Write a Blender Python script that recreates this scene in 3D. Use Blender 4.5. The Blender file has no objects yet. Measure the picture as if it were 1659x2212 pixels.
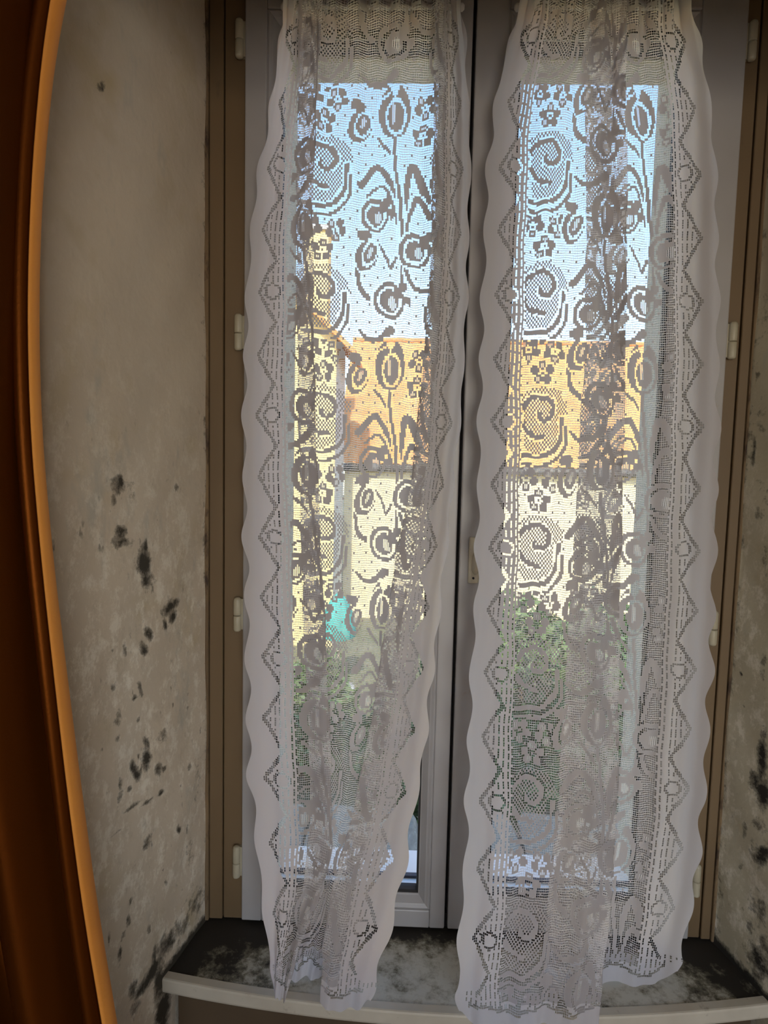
import bpy, bmesh, math, random
import numpy as np
from mathutils import Matrix, Vector

# ---------------------------------------------------------------- camera, sky, sun, lights, exposure
scene = bpy.context.scene
COL = scene.collection
cam_d = bpy.data.cameras.new('camera')
cam = bpy.data.objects.new('camera', cam_d)
COL.objects.link(cam)
cam_d.sensor_fit = 'VERTICAL'
cam_d.sensor_height = 36.0
cam_d.sensor_width = 27.0
cam_d.lens = 36.0 * 1300.0 / 2212.0
cam_d.clip_start = 0.02
cam_d.clip_end = 500
r_, u_, f_ = (0.999353, 0.02795, 0.022617), (-0.024733, 0.077818, 0.996661), (-0.026096, 0.996576, -0.078459)
cam.matrix_world = Matrix(((r_[0], u_[0], -f_[0], 0.0), (r_[1], u_[1], -f_[1], -1.3), (r_[2], u_[2], -f_[2], 1.45), (0, 0, 0, 1)))
scene.camera = cam

world = bpy.data.worlds.new('sky')
scene.world = world
world.use_nodes = True
wn = world.node_tree
wn.nodes.clear()
w_out = wn.nodes.new('ShaderNodeOutputWorld')
w_bg = wn.nodes.new('ShaderNodeBackground')
w_sky = wn.nodes.new('ShaderNodeTexSky')
w_sky.sky_type = 'NISHITA'
w_sky.sun_disc = False
w_sky.sun_elevation = math.radians(42)
w_sky.sun_rotation = math.radians(184)
w_sky.air_density = 1.0
w_sky.dust_density = 0.7
w_sky.ozone_density = 2.5
w_bg.inputs['Strength'].default_value = 0.52
wn.links.new(w_sky.outputs['Color'], w_bg.inputs['Color'])
wn.links.new(w_bg.outputs['Background'], w_out.inputs['Surface'])

sun_d = bpy.data.lights.new('sun', 'SUN')
sun_d.energy = 6.8
sun_d.color = (1.0, 0.93, 0.80)
sun_d.angle = math.radians(0.6)
sun = bpy.data.objects.new('sun', sun_d)
COL.objects.link(sun)
sun.rotation_euler = Vector((0.06, 0.78, -0.72)).to_track_quat('-Z', 'Y').to_euler()

# added fill light behind the viewer, at an opening made for it
room_fill_d = bpy.data.lights.new('room_fill_light', 'AREA')
room_fill_d.shape = 'RECTANGLE'
room_fill_d.size = 1.3
room_fill_d.size_y = 1.5
room_fill_d.energy = 24.0
room_fill_d.color = (1.0, 0.95, 0.90)
room_fill = bpy.data.objects.new('room_fill_light', room_fill_d)
COL.objects.link(room_fill)
room_fill.location = (0.75, -3.78, 1.30)
room_fill.rotation_euler = Vector((0, 1, 0)).to_track_quat('-Z', 'Z').to_euler()

vs = scene.view_settings
vs.view_transform = 'Standard'
vs.look = 'None'
vs.exposure = 0.0
vs.gamma = 1.0
vs.use_curve_mapping = False
scene.cycles.max_bounces = 7
scene.cycles.diffuse_bounces = 3
scene.cycles.transparent_max_bounces = 12
scene.cycles.use_adaptive_sampling = True
scene.cycles.adaptive_threshold = 0.05
scene.cycles.sample_clamp_indirect = 6.0

rng = np.random.default_rng(7)
random.seed(7)

# ---------------------------------------------------------------- measured shapes (metres)
# curtain tables: (cloth coordinate mm, bottom z, [(x, y) from top to bottom])
LEFT = [
    (0, 0.408, [(-0.2587,-0.06),(-0.2579,-0.06),(-0.2696,-0.0618),(-0.2849,-0.0638),(-0.3018,-0.0658),(-0.3144,-0.0678),(-0.3203,-0.0697),(-0.3228,-0.0729),(-0.3249,-0.0764),(-0.3249,-0.0798),(-0.3234,-0.0832),(-0.3208,-0.0865),(-0.3177,-0.0899),(-0.3135,-0.0958),(-0.3094,-0.1018),(-0.3069,-0.1078),(-0.304,-0.1138),(-0.2987,-0.1198),(-0.28,-0.1454),(-0.2596,-0.1728),(-0.241,-0.1967),(-0.2246,-0.214)]),
    (152, 0.4202, [(-0.1714,-0.065),(-0.1734,-0.065),(-0.1764,-0.0685),(-0.1798,-0.0724),(-0.1818,-0.0764),(-0.1815,-0.0803),(-0.1788,-0.0842),(-0.1756,-0.0891),(-0.1723,-0.0943),(-0.1679,-0.0995),(-0.1621,-0.1046),(-0.1557,-0.1098),(-0.149,-0.1149),(-0.1414,-0.1241),(-0.1343,-0.1334),(-0.1276,-0.1428),(-0.1214,-0.1521),(-0.1152,-0.1634),(-0.1108,-0.1841),(-0.1339,-0.2051),(-0.1731,-0.2207),(-0.1957,-0.2315)]),
    (202, 0.4017, [(-0.2226,-0.05),(-0.2242,-0.05),(-0.2252,-0.051),(-0.2254,-0.052),(-0.2254,-0.053),(-0.2249,-0.054),(-0.2235,-0.0549),(-0.2207,-0.0582),(-0.2177,-0.0616),(-0.215,-0.065),(-0.2122,-0.0684),(-0.2088,-0.0717),(-0.2052,-0.0751),(-0.2009,-0.08),(-0.1949,-0.085),(-0.1882,-0.0899),(-0.1815,-0.0948),(-0.1761,-0.0997),(-0.1744,-0.1167),(-0.1797,-0.1345),(-0.1903,-0.1515),(-0.2019,-0.1618)]),
    (490, 0.3817, [(0.0661,-0.045),(0.0688,-0.045),(0.0702,-0.045),(0.0708,-0.045),(0.0715,-0.045),(0.0727,-0.045),(0.0735,-0.0451),(0.0718,-0.0469),(0.0703,-0.0486),(0.0703,-0.0503),(0.0704,-0.052),(0.0695,-0.0536),(0.063,-0.0557),(0.0545,-0.0596),(0.0499,-0.0636),(0.0442,-0.0675),(0.0351,-0.0714),(0.0198,-0.0758),(-0.0007,-0.0912),(-0.029,-0.1067),(-0.0618,-0.1224),(-0.0873,-0.1383)]),
    (545, 0.416, [(0.0429,-0.065),(0.0447,-0.065),(0.0439,-0.0685),(0.0446,-0.0725),(0.0459,-0.0765),(0.0463,-0.0804),(0.0458,-0.0843),(0.0413,-0.0894),(0.0354,-0.0946),(0.029,-0.0998),(0.0209,-0.105),(0.0079,-0.1101),(-0.0094,-0.1154),(-0.0223,-0.1247),(-0.0329,-0.134),(-0.0458,-0.1433),(-0.0599,-0.1527),(-0.0767,-0.1645),(-0.1005,-0.185),(-0.1217,-0.2061),(-0.133,-0.2214),(-0.1324,-0.2325)]),
    (680, 0.3849, [(0.0965,-0.06),(0.1016,-0.06),(0.1124,-0.0619),(0.1208,-0.064),(0.1241,-0.066),(0.125,-0.068),(0.1249,-0.07),(0.1249,-0.0735),(0.123,-0.077),(0.1184,-0.0805),(0.1112,-0.0839),(0.1038,-0.0873),(0.0971,-0.0914),(0.089,-0.0975),(0.0805,-0.1036),(0.0742,-0.1097),(0.0647,-0.1158),(0.0518,-0.1278),(0.0358,-0.1547),(0.0156,-0.1826),(-0.0114,-0.2026),(-0.0308,-0.2192)])]
RIGHT = [
    (0, 0.3901, [(0.204,-0.065),(0.1946,-0.065),(0.1701,-0.0695),(0.1558,-0.0746),(0.1498,-0.0796),(0.1483,-0.0846),(0.1475,-0.0896),(0.1469,-0.0949),(0.1466,-0.1002),(0.1467,-0.1055),(0.1477,-0.1108),(0.1487,-0.1161),(0.1489,-0.1224),(0.1474,-0.1319),(0.1441,-0.1414),(0.1415,-0.151),(0.1403,-0.1606),(0.1395,-0.1754),(0.1366,-0.1946),(0.1309,-0.2142),(0.1249,-0.2262),(0.129,-0.2381)]),
    (300, 0.4004, [(0.4146,-0.065),(0.4164,-0.065),(0.4169,-0.0696),(0.4205,-0.0746),(0.4258,-0.0796),(0.4286,-0.0846),(0.4301,-0.0896),(0.4321,-0.0949),(0.4341,-0.1003),(0.4355,-0.1056),(0.4367,-0.1109),(0.438,-0.1162),(0.4389,-0.1226),(0.4391,-0.1321),(0.4402,-0.1417),(0.442,-0.1513),(0.4426,-0.161),(0.4394,-0.1761),(0.4321,-0.1953),(0.4205,-0.215),(0.4102,-0.2267),(0.4002,-0.2386)]),
    (392, 0.3984, [(0.327,-0.045),(0.3313,-0.045),(0.3359,-0.045),(0.3419,-0.045),(0.3495,-0.045),(0.3533,-0.045),(0.3567,-0.0451),(0.3624,-0.0468),(0.3621,-0.0486),(0.3597,-0.0503),(0.3596,-0.0519),(0.3601,-0.0536),(0.3575,-0.0556),(0.3537,-0.0596),(0.3518,-0.0635),(0.349,-0.0674),(0.3461,-0.0713),(0.343,-0.0756),(0.3348,-0.091),(0.3228,-0.1067),(0.3156,-0.1226),(0.3126,-0.1388)]),
    (660, 0.39, [(0.537,-0.06),(0.5471,-0.06),(0.5721,-0.062),(0.5899,-0.064),(0.6005,-0.0661),(0.6087,-0.0681),(0.6153,-0.0701),(0.621,-0.0728),(0.6264,-0.0755),(0.6308,-0.0781),(0.6331,-0.0807),(0.6357,-0.0833),(0.6392,-0.086),(0.6421,-0.0891),(0.6431,-0.0921),(0.6419,-0.0951),(0.6418,-0.0981),(0.6402,-0.1025),(0.6348,-0.1092),(0.6236,-0.1159),(0.6093,-0.1219),(0.5969,-0.1268)])]
MOLD_L = [(0.72,2.038,0.0063,0.0099,-0.5,0.9),(0.924,2.043,0.0053,0.0038,0,0.6),(0.868,2.059,0.013,0.0263,0,0.3),(0.301,2.201,0.0058,0.0082,0,0.5),(0.72,2.13,0.0042,0.0028,0,0.6),(0.706,2.021,0.0129,0.0085,0,0.25),(0.655,1.407,0.0166,0.0143,0,0.8),(0.636,1.411,0.006,0.0128,0.2,1),(0.639,1.323,0.0157,0.0113,0,0.9),(0.64,1.306,0.0243,0.0097,0,0.85),(0.51,1.261,0.0188,0.024,0.1,1),(0.498,1.29,0.0054,0.012,0,1),(0.481,1.224,0.0165,0.0192,-0.2,0.8),(0.312,1.159,0.0268,0.0131,0,1),(0.291,1.137,0.0127,0.0132,-0.4,1),(0.354,1.127,0.006,0.0111,0.3,0.9),(0.478,1.123,0.0097,0.0124,0.4,1),(0.506,1.098,0.0095,0.014,0.3,1),(0.565,1.392,0.0179,0.0198,0,0.4),(0.679,1.38,0.0069,0.011,0,0.65),(0.265,1.394,0.0079,0.0111,0,0.55),(0.737,1.232,0.0044,0.0031,0,0.7),(0.582,1.136,0.0392,0.0212,0,0.35),(0.625,1.116,0.0049,0.015,0.2,0.75),(0.698,1.121,0.0035,0.0024,0,0.7),(0.572,1.016,0.0078,0.0052,0,0.9),(0.536,1.03,0.0053,0.0157,0.4,0.8),(0.698,1.058,0.0093,0.0082,0,0.6),(0.541,0.969,0.004,0.0035,0,1),(0.671,0.989,0.0096,0.0208,0,0.55),(0.673,0.96,0.0072,0.0117,0,0.6),(0.49,0.917,0.0069,0.0144,0.3,0.8),(0.379,0.906,0.0136,0.0151,0,0.65),(0.491,0.883,0.0097,0.0199,0,1),(0.559,0.872,0.0079,0.0212,0.4,0.95),(0.598,0.849,0.0051,0.0052,0.3,0.8),(0.421,0.847,0.0133,0.0112,0,0.7),(0.371,0.838,0.0061,0.0057,0,0.8),(0.657,0.875,0.0049,0.0136,0,0.7),(0.658,0.846,0.0073,0.0171,-0.3,0.6),(0.594,0.813,0.0262,0.0026,0,0.7),(0.487,0.799,0.0314,0.0037,0.5,0.7),(0.399,0.795,0.0105,0.0057,0.3,0.95),(0.766,0.917,0.0044,0.0081,0,0.6),(0.176,0.8,0.007,0.0102,0,0.7),(0.186,0.929,0.0052,0.004,0,0.8),(0.178,0.958,0.0052,0.003,0,0.8),(0.496,0.72,0.0169,0.0166,0,0.65),(0.512,0.714,0.0069,0.0055,0,0.95),(0.468,0.705,0.0043,0.0084,0,0.85),(0.274,0.684,0.0066,0.01,0.4,0.95),(0.193,0.665,0.0052,0.0124,0,0.7),(0.638,0.788,0.0358,0.0026,0.3,0.5),(0.695,0.748,0.012,0.0085,0,0.3),(0.577,0.697,0.0186,0.0072,0,0.4),(0.376,0.602,0.0046,0.0137,0.6,0.7),(0.393,0.631,0.003,0.0019,0,0.8),(0.131,0.478,0.0337,0.0432,0.3,0.6),(0.17,0.617,0.0215,0.063,0,0.45),(0.108,0.738,0.0148,0.0634,0,0.4),(0.68,0.557,0.0049,0.0158,0,0.85),(0.498,0.542,0.0042,0.0085,0,0.85),(0.627,0.605,0.0038,0.0125,0.2,0.8),(0.659,0.587,0.0062,0.0044,0,0.6),(0.251,0.46,0.0382,0.0228,0.5,0.7),(0.344,0.461,0.0258,0.0241,0.5,0.9),(0.451,0.466,0.0074,0.0271,0,0.9),(0.465,0.442,0.0236,0.0155,0,1.2),(0.53,0.438,0.0371,0.0151,0.6,0.9),(0.592,0.425,0.0242,0.0314,0,0.6),(0.612,0.461,0.0131,0.0183,0,0.8),(0.415,0.403,0.0153,0.0396,0,1.0),(0.393,0.323,0.0219,0.0504,0,1.1),(0.725,0.662,0.0165,0.0255,0,0.25)]
MOLD_R = [(0.236,0.872,0.011,0.0466,0,1),(0.212,0.818,0.0156,0.0236,0,0.8),(0.262,0.805,0.013,0.0278,0,1.1),(0.25,0.738,0.0153,0.0131,0,0.7),(0.239,0.921,0.0131,0.0074,0.3,0.7),(0.174,0.708,0.007,0.0192,0,0.6),(0.221,0.68,0.009,0.0237,0,0.5),(0.287,0.68,0.0149,0.0278,-0.4,0.9),(0.163,0.623,0.0094,0.0174,0,0.45),(0.283,0.57,0.0214,0.0373,0,0.6),(0.227,0.515,0.0113,0.0134,0,0.5),(0.336,0.5,0.0207,0.0276,0,0.6),(0.206,1.06,0.0067,0.0279,0,0.6),(0.165,1.16,0.0057,0.0047,0,0.7),(0.222,1.005,0.0066,0.0279,0,0.5),(0.067,1.49,0.0048,0.0286,0,0.8),(0.11,1.564,0.016,0.0374,0,0.4),(0.059,1.651,0.0059,0.0076,0,0.7),(0.097,1.602,0.0046,0.0038,0,0.6),(0.135,1.377,0.0159,0.0563,0,0.45),(0.082,1.026,0.0037,0.0029,0,0.8),(0.112,0.961,0.0036,0.0029,0,0.7),(0.183,1.266,0.0111,0.0464,0,0.45),(0.306,0.458,0.0264,0.0372,0,0.8),(0.063,1.799,0.0232,0.0751,0,0.35),(-0.049,2.23,0.0243,0.1143,0,0.4)]
DRAPE_EDGE = [-0.3731,-0.3731,-0.396,-0.4366,-0.4561,-0.4644,-0.463,-0.4514,-0.4356,-0.4193,-0.4018,-0.3797,-0.3575,-0.3352,-0.313,-0.2907]
DRAPE_RIDGE = [-0.417,-0.417,-0.425,-0.4437,-0.4574,-0.466,-0.4715,-0.4663,-0.4546,-0.4403,-0.422,-0.4012,-0.3804,-0.3595,-0.3386,-0.3178]
DRAPE_RIDGE2 = [-0.36,-0.36,-0.3822,-0.4562,-0.4898,-0.5005,-0.5095,-0.5145,-0.516,-0.5101,-0.4838,-0.447,-0.4085,-0.37,-0.3315,-0.293]
Z_TOP = 2.40

# ---------------------------------------------------------------- helpers
def obj(name, verts, faces, mat=None, parent=None, smooth=False, loc=(0, 0, 0)):
    me = bpy.data.meshes.new(name)
    me.from_pydata([tuple(v) for v in verts], [], [tuple(f) for f in faces])
    me.update()
    if smooth:
        me.polygons.foreach_set('use_smooth', [True] * len(me.polygons))
    o = bpy.data.objects.new(name, me)
    COL.objects.link(o)
    o.location = loc
    if mat:
        me.materials.append(mat)
    if parent:
        o.parent = parent
    return o

def from_bm(name, bm, mat=None, parent=None, smooth=False, loc=(0, 0, 0)):
    me = bpy.data.meshes.new(name)
    bm.normal_update()
    bm.to_mesh(me)
    bm.free()
    if smooth:
        me.polygons.foreach_set('use_smooth', [True] * len(me.polygons))
    o = bpy.data.objects.new(name, me)
    COL.objects.link(o)
    o.location = loc
    if mat:
        me.materials.append(mat)
    if parent:
        o.parent = parent
    return o

def quads_obj(name, co, quads, mat, parent=None, smooth=False):
    """numpy mesh of quads"""
    me = bpy.data.meshes.new(name)
    n, m = len(co), len(quads)
    me.vertices.add(n)
    me.vertices.foreach_set('co', np.ascontiguousarray(co, dtype=np.float32).ravel())
    me.loops.add(m * 4)
    me.loops.foreach_set('vertex_index', np.ascontiguousarray(quads, dtype=np.int32).ravel())
    me.polygons.add(m)
    me.polygons.foreach_set('loop_start', np.arange(0, m * 4, 4, dtype=np.int32))
    me.polygons.foreach_set('loop_total', np.full(m, 4, dtype=np.int32))
    if smooth:
        me.polygons.foreach_set('use_smooth', np.ones(m, dtype=bool))
    me.update(calc_edges=True)
    me.materials.append(mat)
    o = bpy.data.objects.new(name, me)
    COL.objects.link(o)
    if parent:
        o.parent = parent
    return o

def box_bm(bm, x0, x1, y0, y1, z0, z1):
    vs_ = [bm.verts.new(p) for p in ((x0, y0, z0), (x1, y0, z0), (x1, y1, z0), (x0, y1, z0),
                                     (x0, y0, z1), (x1, y0, z1), (x1, y1, z1), (x0, y1, z1))]
    for f in ((0, 3, 2, 1), (4, 5, 6, 7), (0, 1, 5, 4), (1, 2, 6, 5), (2, 3, 7, 6), (3, 0, 4, 7)):
        bm.faces.new([vs_[i] for i in f])

def box(name, x0, x1, y0, y1, z0, z1, mat, parent=None, bevel=0.0, seg=2):
    bm = bmesh.new()
    px, py, pz = (parent.location if parent else (0, 0, 0))
    # every parent in this scene stands unrotated; parts of parts sit on an origin parent
    box_bm(bm, x0 - px, x1 - px, y0 - py, y1 - py, z0 - pz, z1 - pz)
    if bevel:
        bmesh.ops.bevel(bm, geom=list(bm.edges), offset=bevel, segments=seg, affect='EDGES', profile=0.5)
    return from_bm(name, bm, mat, parent, smooth=False)

def prism(name, poly, z0, z1, mat, parent=None, off=(0, 0, 0)):
    n = len(poly)
    v = [(x - off[0], y - off[1], z0 - off[2]) for x, y in poly] + [(x - off[0], y - off[1], z1 - off[2]) for x, y in poly]
    f = [tuple(range(n))[::-1], tuple(range(n, 2 * n))] + [(i, (i + 1) % n, n + (i + 1) % n, n + i) for i in range(n)]
    return obj(name, v, f, mat, parent)

def lathe(profile, seg=20):
    """profile [(r, z)] -> verts, faces"""
    v, f = [], []
    for r, z in profile:
        for k in range(seg):
            a = 2 * math.pi * k / seg
            v.append((r * math.cos(a), r * math.sin(a), z))
    for i in range(len(profile) - 1):
        for k in range(seg):
            f.append((i * seg + k, i * seg + (k + 1) % seg, (i + 1) * seg + (k + 1) % seg, (i + 1) * seg + k))
    f.append(tuple(range(seg))[::-1])
    f.append(tuple((len(profile) - 1) * seg + k for k in range(seg)))
    return v, f

def empty(name, loc=(0, 0, 0), parent=None):
    o = bpy.data.objects.new(name, None)
    COL.objects.link(o)
    o.location = loc
    o.empty_display_size = 0.05
    if parent:
        o.parent = parent
    return o

def tag(o, label=None, cat=None, group=None, kind=None):
    if label: o['label'] = label
    if cat: o['category'] = cat
    if group: o['group'] = group
    if kind: o['kind'] = kind
    return o

# ---------------------------------------------------------------- materials
def new_mat(name):
    m = bpy.data.materials.new(name)
    m.use_nodes = True
    nt = m.node_tree
    bsdf = nt.nodes['Principled BSDF']
    return m, nt, bsdf

def node(nt, typ, **kw):
    n = nt.nodes.new(typ)
    for k, v in kw.items():
        setattr(n, k, v)
    return n

def noise(nt, scale, detail=4, rough=0.6, coord='Object', vscale=None):
    tc = node(nt, 'ShaderNodeTexCoord')
    n = node(nt, 'ShaderNodeTexNoise')
    n.inputs['Scale'].default_value = scale
    n.inputs['Detail'].default_value = detail
    n.inputs['Roughness'].default_value = rough
    if vscale:
        mp = node(nt, 'ShaderNodeMapping')
        mp.inputs['Scale'].default_value = vscale
        nt.links.new(tc.outputs[coord], mp.inputs['Vector'])
        nt.links.new(mp.outputs['Vector'], n.inputs['Vector'])
    else:
        nt.links.new(tc.outputs[coord], n.inputs['Vector'])
    return n.outputs['Fac']

def ramp(nt, src, stops):
    r = node(nt, 'ShaderNodeValToRGB')
    el = r.color_ramp.elements
    while len(el) < len(stops):
        el.new(0.5)
    for e, (p, c) in zip(el, stops):
        e.position = p
        e.color = (*c, 1) if len(c) == 3 else c
    nt.links.new(src, r.inputs['Fac'])
    return r.outputs['Color']

def mix(nt, fac, a, b, blend='MIX'):
    n = node(nt, 'ShaderNodeMix', data_type='RGBA', blend_type=blend)
    for sock, v in ((n.inputs[0], fac), (n.inputs[6], a), (n.inputs[7], b)):
        if hasattr(v, 'links'):
            nt.links.new(v, sock)
        elif isinstance(v, (int, float)):
            sock.default_value = v
        else:
            sock.default_value = (*v, 1)
    return n.outputs[2]

def math_n(nt, op, a, b=None, clamp=False):
    n = node(nt, 'ShaderNodeMath', operation=op, use_clamp=clamp)
    for i, v in enumerate((a, b)):
        if v is None: continue
        if hasattr(v, 'links'): nt.links.new(v, n.inputs[i])
        else: n.inputs[i].default_value = v
    return n.outputs[0]

def bump(nt, bsdf, h, strength=0.2, dist=0.002):
    b = node(nt, 'ShaderNodeBump')
    b.inputs['Strength'].default_value = strength
    b.inputs['Distance'].default_value = dist
    nt.links.new(h, b.inputs['Height'])
    nt.links.new(b.outputs['Normal'], bsdf.inputs['Normal'])

def speckled(name, c1, c2, scale=6, rough=0.6, bump_s=0.15, fine=60, dirt=None, dirt_lo=0.55, dirt_hi=0.75, vscale=None):
    m, nt, b = new_mat(name)
    col = ramp(nt, noise(nt, scale, 3, 0.65, vscale=vscale), [(0.3, c1), (0.7, c2)])
    if dirt:
        d = ramp(nt, noise(nt, scale * 3.1, 5, 0.7, vscale=vscale), [(dirt_lo, (0, 0, 0)), (dirt_hi, (1, 1, 1))])
        col = mix(nt, d, col, dirt)
    nt.links.new(col, b.inputs['Base Color'])
    b.inputs['Roughness'].default_value = rough
    if bump_s > 0:
        bump(nt, b, noise(nt, fine, 2), bump_s, 0.002)
    return m

M_PAINT = speckled('white_gloss_paint', (0.36, 0.345, 0.34), (0.42, 0.405, 0.40), 5, 0.38, 0.0, 40, dirt=(0.36, 0.27, 0.18), dirt_lo=0.66, dirt_hi=0.82)
M_FRAME = speckled('aged_frame_paint', (0.145, 0.095, 0.048), (0.19, 0.128, 0.068), 4, 0.45, 0.12, 40, dirt=(0.10, 0.07, 0.045), dirt_lo=0.64, dirt_hi=0.74, vscale=(1, 1, 0.35))
M_FILLER = speckled('brown_filler', (0.13, 0.085, 0.045), (0.22, 0.15, 0.08), 14, 0.8, 0.3, 90, dirt=(0.05, 0.03, 0.02), dirt_lo=0.52, dirt_hi=0.66, vscale=(1, 1, 0.3))
M_GASKET_AND_SHADE = speckled('black_gasket_and_gap_shade', (0.012, 0.011, 0.012), (0.02, 0.018, 0.018), 20, 0.7)
M_HINGE = speckled('cream_hinge_paint', (0.40, 0.36, 0.26), (0.47, 0.43, 0.32), 20, 0.4, 0.05)
M_HANDLE = speckled('cream_handle_paint', (0.60, 0.54, 0.40), (0.70, 0.65, 0.52), 25, 0.35, 0.05, dirt=(0.2, 0.12, 0.06), dirt_lo=0.62, dirt_hi=0.72)
M_ROD = speckled('white_rod', (0.7, 0.68, 0.64), (0.78, 0.76, 0.72), 10, 0.35, 0.03)
M_ROOM = speckled('room_plaster', (0.52, 0.47, 0.38), (0.60, 0.55, 0.46), 3, 0.9, 0.0)
M_FLOOR = speckled('floor_boards', (0.16, 0.09, 0.045), (0.24, 0.14, 0.07), 4, 0.5, 0.0, vscale=(1, 8, 1))
M_OUTWALL = speckled('outer_render', (0.62, 0.62, 0.60), (0.72, 0.71, 0.68), 6, 0.9, 0.0)
M_LINTEL = speckled('outer_lintel_render', (0.60, 0.57, 0.52), (0.70, 0.67, 0.62), 6, 0.9, 0.0)
M_OUTSILL = speckled('white_outer_sill', (0.80, 0.82, 0.84), (0.88, 0.89, 0.90), 5, 0.5, 0.08)
M_BAR = speckled('dark_metal_bar', (0.015, 0.015, 0.03), (0.03, 0.03, 0.05), 12, 0.5)
M_SPANDREL = speckled('brown_spandrel_plaster', (0.075, 0.048, 0.025), (0.11, 0.072, 0.038), 4, 0.9, 0.2, dirt=(0.05, 0.03, 0.02), dirt_lo=0.60, dirt_hi=0.78)
M_NOSING = speckled('cream_sill_paint', (0.50, 0.45, 0.36), (0.62, 0.565, 0.46), 8, 0.45, 0.1, dirt=(0.22, 0.17, 0.11), dirt_lo=0.62, dirt_hi=0.80)

def mold_wall(name, c1, c2, blob_dirt=(0.045, 0.038, 0.026)):
    m, nt, b = new_mat(name)
    base = ramp(nt, noise(nt, 3.0, 5, 0.6), [(0.3, c1), (0.7, c2)])
    yel = ramp(nt, noise(nt, 5.5, 3, 0.7), [(0.56, (0, 0, 0)), (0.78, (0.6, 0.6, 0.6))])
    base = mix(nt, yel, base, (0.46, 0.36, 0.17))
    wh = ramp(nt, noise(nt, 8.0, 4, 0.75, vscale=(1, 1, 0.4)), [(0.58, (0, 0, 0)), (0.70, (0.55, 0.55, 0.55))])
    base = mix(nt, wh, base, (0.40, 0.40, 0.35))
    at = node(nt, 'ShaderNodeAttribute', attribute_name='mold')
    n1 = noise(nt, 45, 5, 0.75)
    n2 = noise(nt, 13, 4, 0.7)
    v = math_n(nt, 'ADD', at.outputs['Fac'], math_n(nt, 'MULTIPLY', math_n(nt, 'SUBTRACT', n1, 0.5), 1.5))
    v = math_n(nt, 'ADD', v, math_n(nt, 'MULTIPLY', math_n(nt, 'SUBTRACT', n2, 0.5), 0.7))
    mk = ramp(nt, v, [(0.36, (0, 0, 0)), (0.55, (0.55, 0.55, 0.55)), (0.85, (1, 1, 1))])
    # stray specks everywhere
    sp = ramp(nt, noise(nt, 70, 3, 0.5, vscale=(1, 1, 0.5)), [(0.64, (0, 0, 0)), (0.71, (0.85, 0.85, 0.85))])
    area = ramp(nt, n2, [(0.50, (0, 0, 0)), (0.62, (1, 1, 1))])
    at2 = node(nt, 'ShaderNodeAttribute', attribute_name='damp')
    sp = mix(nt, 1.0, mix(nt, 1.0, sp, area, 'MULTIPLY'), at2.outputs['Color'], 'MULTIPLY')
    # grey-brown bloom of damp, thicker lower down
    bl = ramp(nt, noise(nt, 17, 6, 0.78, vscale=(1, 1, 0.6)), [(0.54, (0, 0, 0)), (0.70, (0.42, 0.42, 0.42))])
    bl = mix(nt, 1.0, bl, at2.outputs['Color'], 'MULTIPLY')
    base = mix(nt, bl, base, (0.34, 0.285, 0.20))
    lt = ramp(nt, noise(nt, 26, 6, 0.8, vscale=(1, 1, 0.7)), [(0.50, (0, 0, 0)), (0.62, (0.8, 0.8, 0.8))])
    base = mix(nt, mix(nt, 1.0, lt, at2.outputs['Color'], 'MULTIPLY'), base, (0.80, 0.745, 0.63))
    col = mix(nt, sp, base, (0.09, 0.075, 0.05))
    col = mix(nt, mk, col, blob_dirt)
    nt.links.new(col, b.inputs['Base Color'])
    b.inputs['Roughness'].default_value = 0.85
    bump(nt, b, noise(nt, 60, 2), 0.25, 0.003)
    return m

M_REVEAL = mold_wall('stained_plaster', (0.55, 0.47, 0.36), (0.645, 0.56, 0.44))
M_REVEAL_R = mold_wall('mouldy_plaster', (0.50, 0.45, 0.32), (0.60, 0.55, 0.42), (0.022, 0.019, 0.014))

def sill_mat():
    m, nt, b = new_mat('mouldy_sill_top')
    n = noise(nt, 20, 10, 0.75)
    at = node(nt, 'ShaderNodeAttribute', attribute_name='mold')
    v = math_n(nt, 'ADD', at.outputs['Fac'], math_n(nt, 'MULTIPLY', math_n(nt, 'SUBTRACT', n, 0.5), 2.9))
    col = ramp(nt, v, [(0.10, (0.58, 0.57, 0.50)), (0.38, (0.42, 0.40, 0.33)), (0.60, (0.17, 0.155, 0.11)), (0.86, (0.022, 0.018, 0.013))])
    nt.links.new(col, b.inputs['Base Color'])
    b.inputs['Roughness'].default_value = 0.7
    bump(nt, b, n, 0.3, 0.003)
    return m
M_SILLTOP = sill_mat()

def lace_mat(name, col1, col2, tcol, ft):
    m = bpy.data.materials.new(name)
    m.use_nodes = True
    nt = m.node_tree
    nt.nodes.clear()
    out = node(nt, 'ShaderNodeOutputMaterial')
    d = node(nt, 'ShaderNodeBsdfDiffuse')
    t = node(nt, 'ShaderNodeBsdfTranslucent')
    d.inputs['Color'].default_value = (*[(a + b) / 2 for a, b in zip(col1, col2)], 1)
    t.inputs['Color'].default_value = (*tcol, 1)
    m1 = node(nt, 'ShaderNodeMixShader')
    m1.inputs['Fac'].default_value = ft
    nt.links.new(d.outputs[0], m1.inputs[1])
    nt.links.new(t.outputs[0], m1.inputs[2])
    nt.links.new(m1.outputs[0], out.inputs['Surface'])
    return m
M_LACE = lace_mat('dense_lace_weave', (0.76, 0.725, 0.735), (0.80, 0.77, 0.78), (0.80, 0.77, 0.785), 0.52)
M_MOTIF = lace_mat('close_woven_motif', (0.50, 0.47, 0.475), (0.55, 0.52, 0.525), (0.62, 0.595, 0.61), 0.46)
M_NET = lace_mat('open_lace_net', (0.90, 0.885, 0.885), (0.93, 0.915, 0.915), (0.95, 0.94, 0.945), 0.70)

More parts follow.
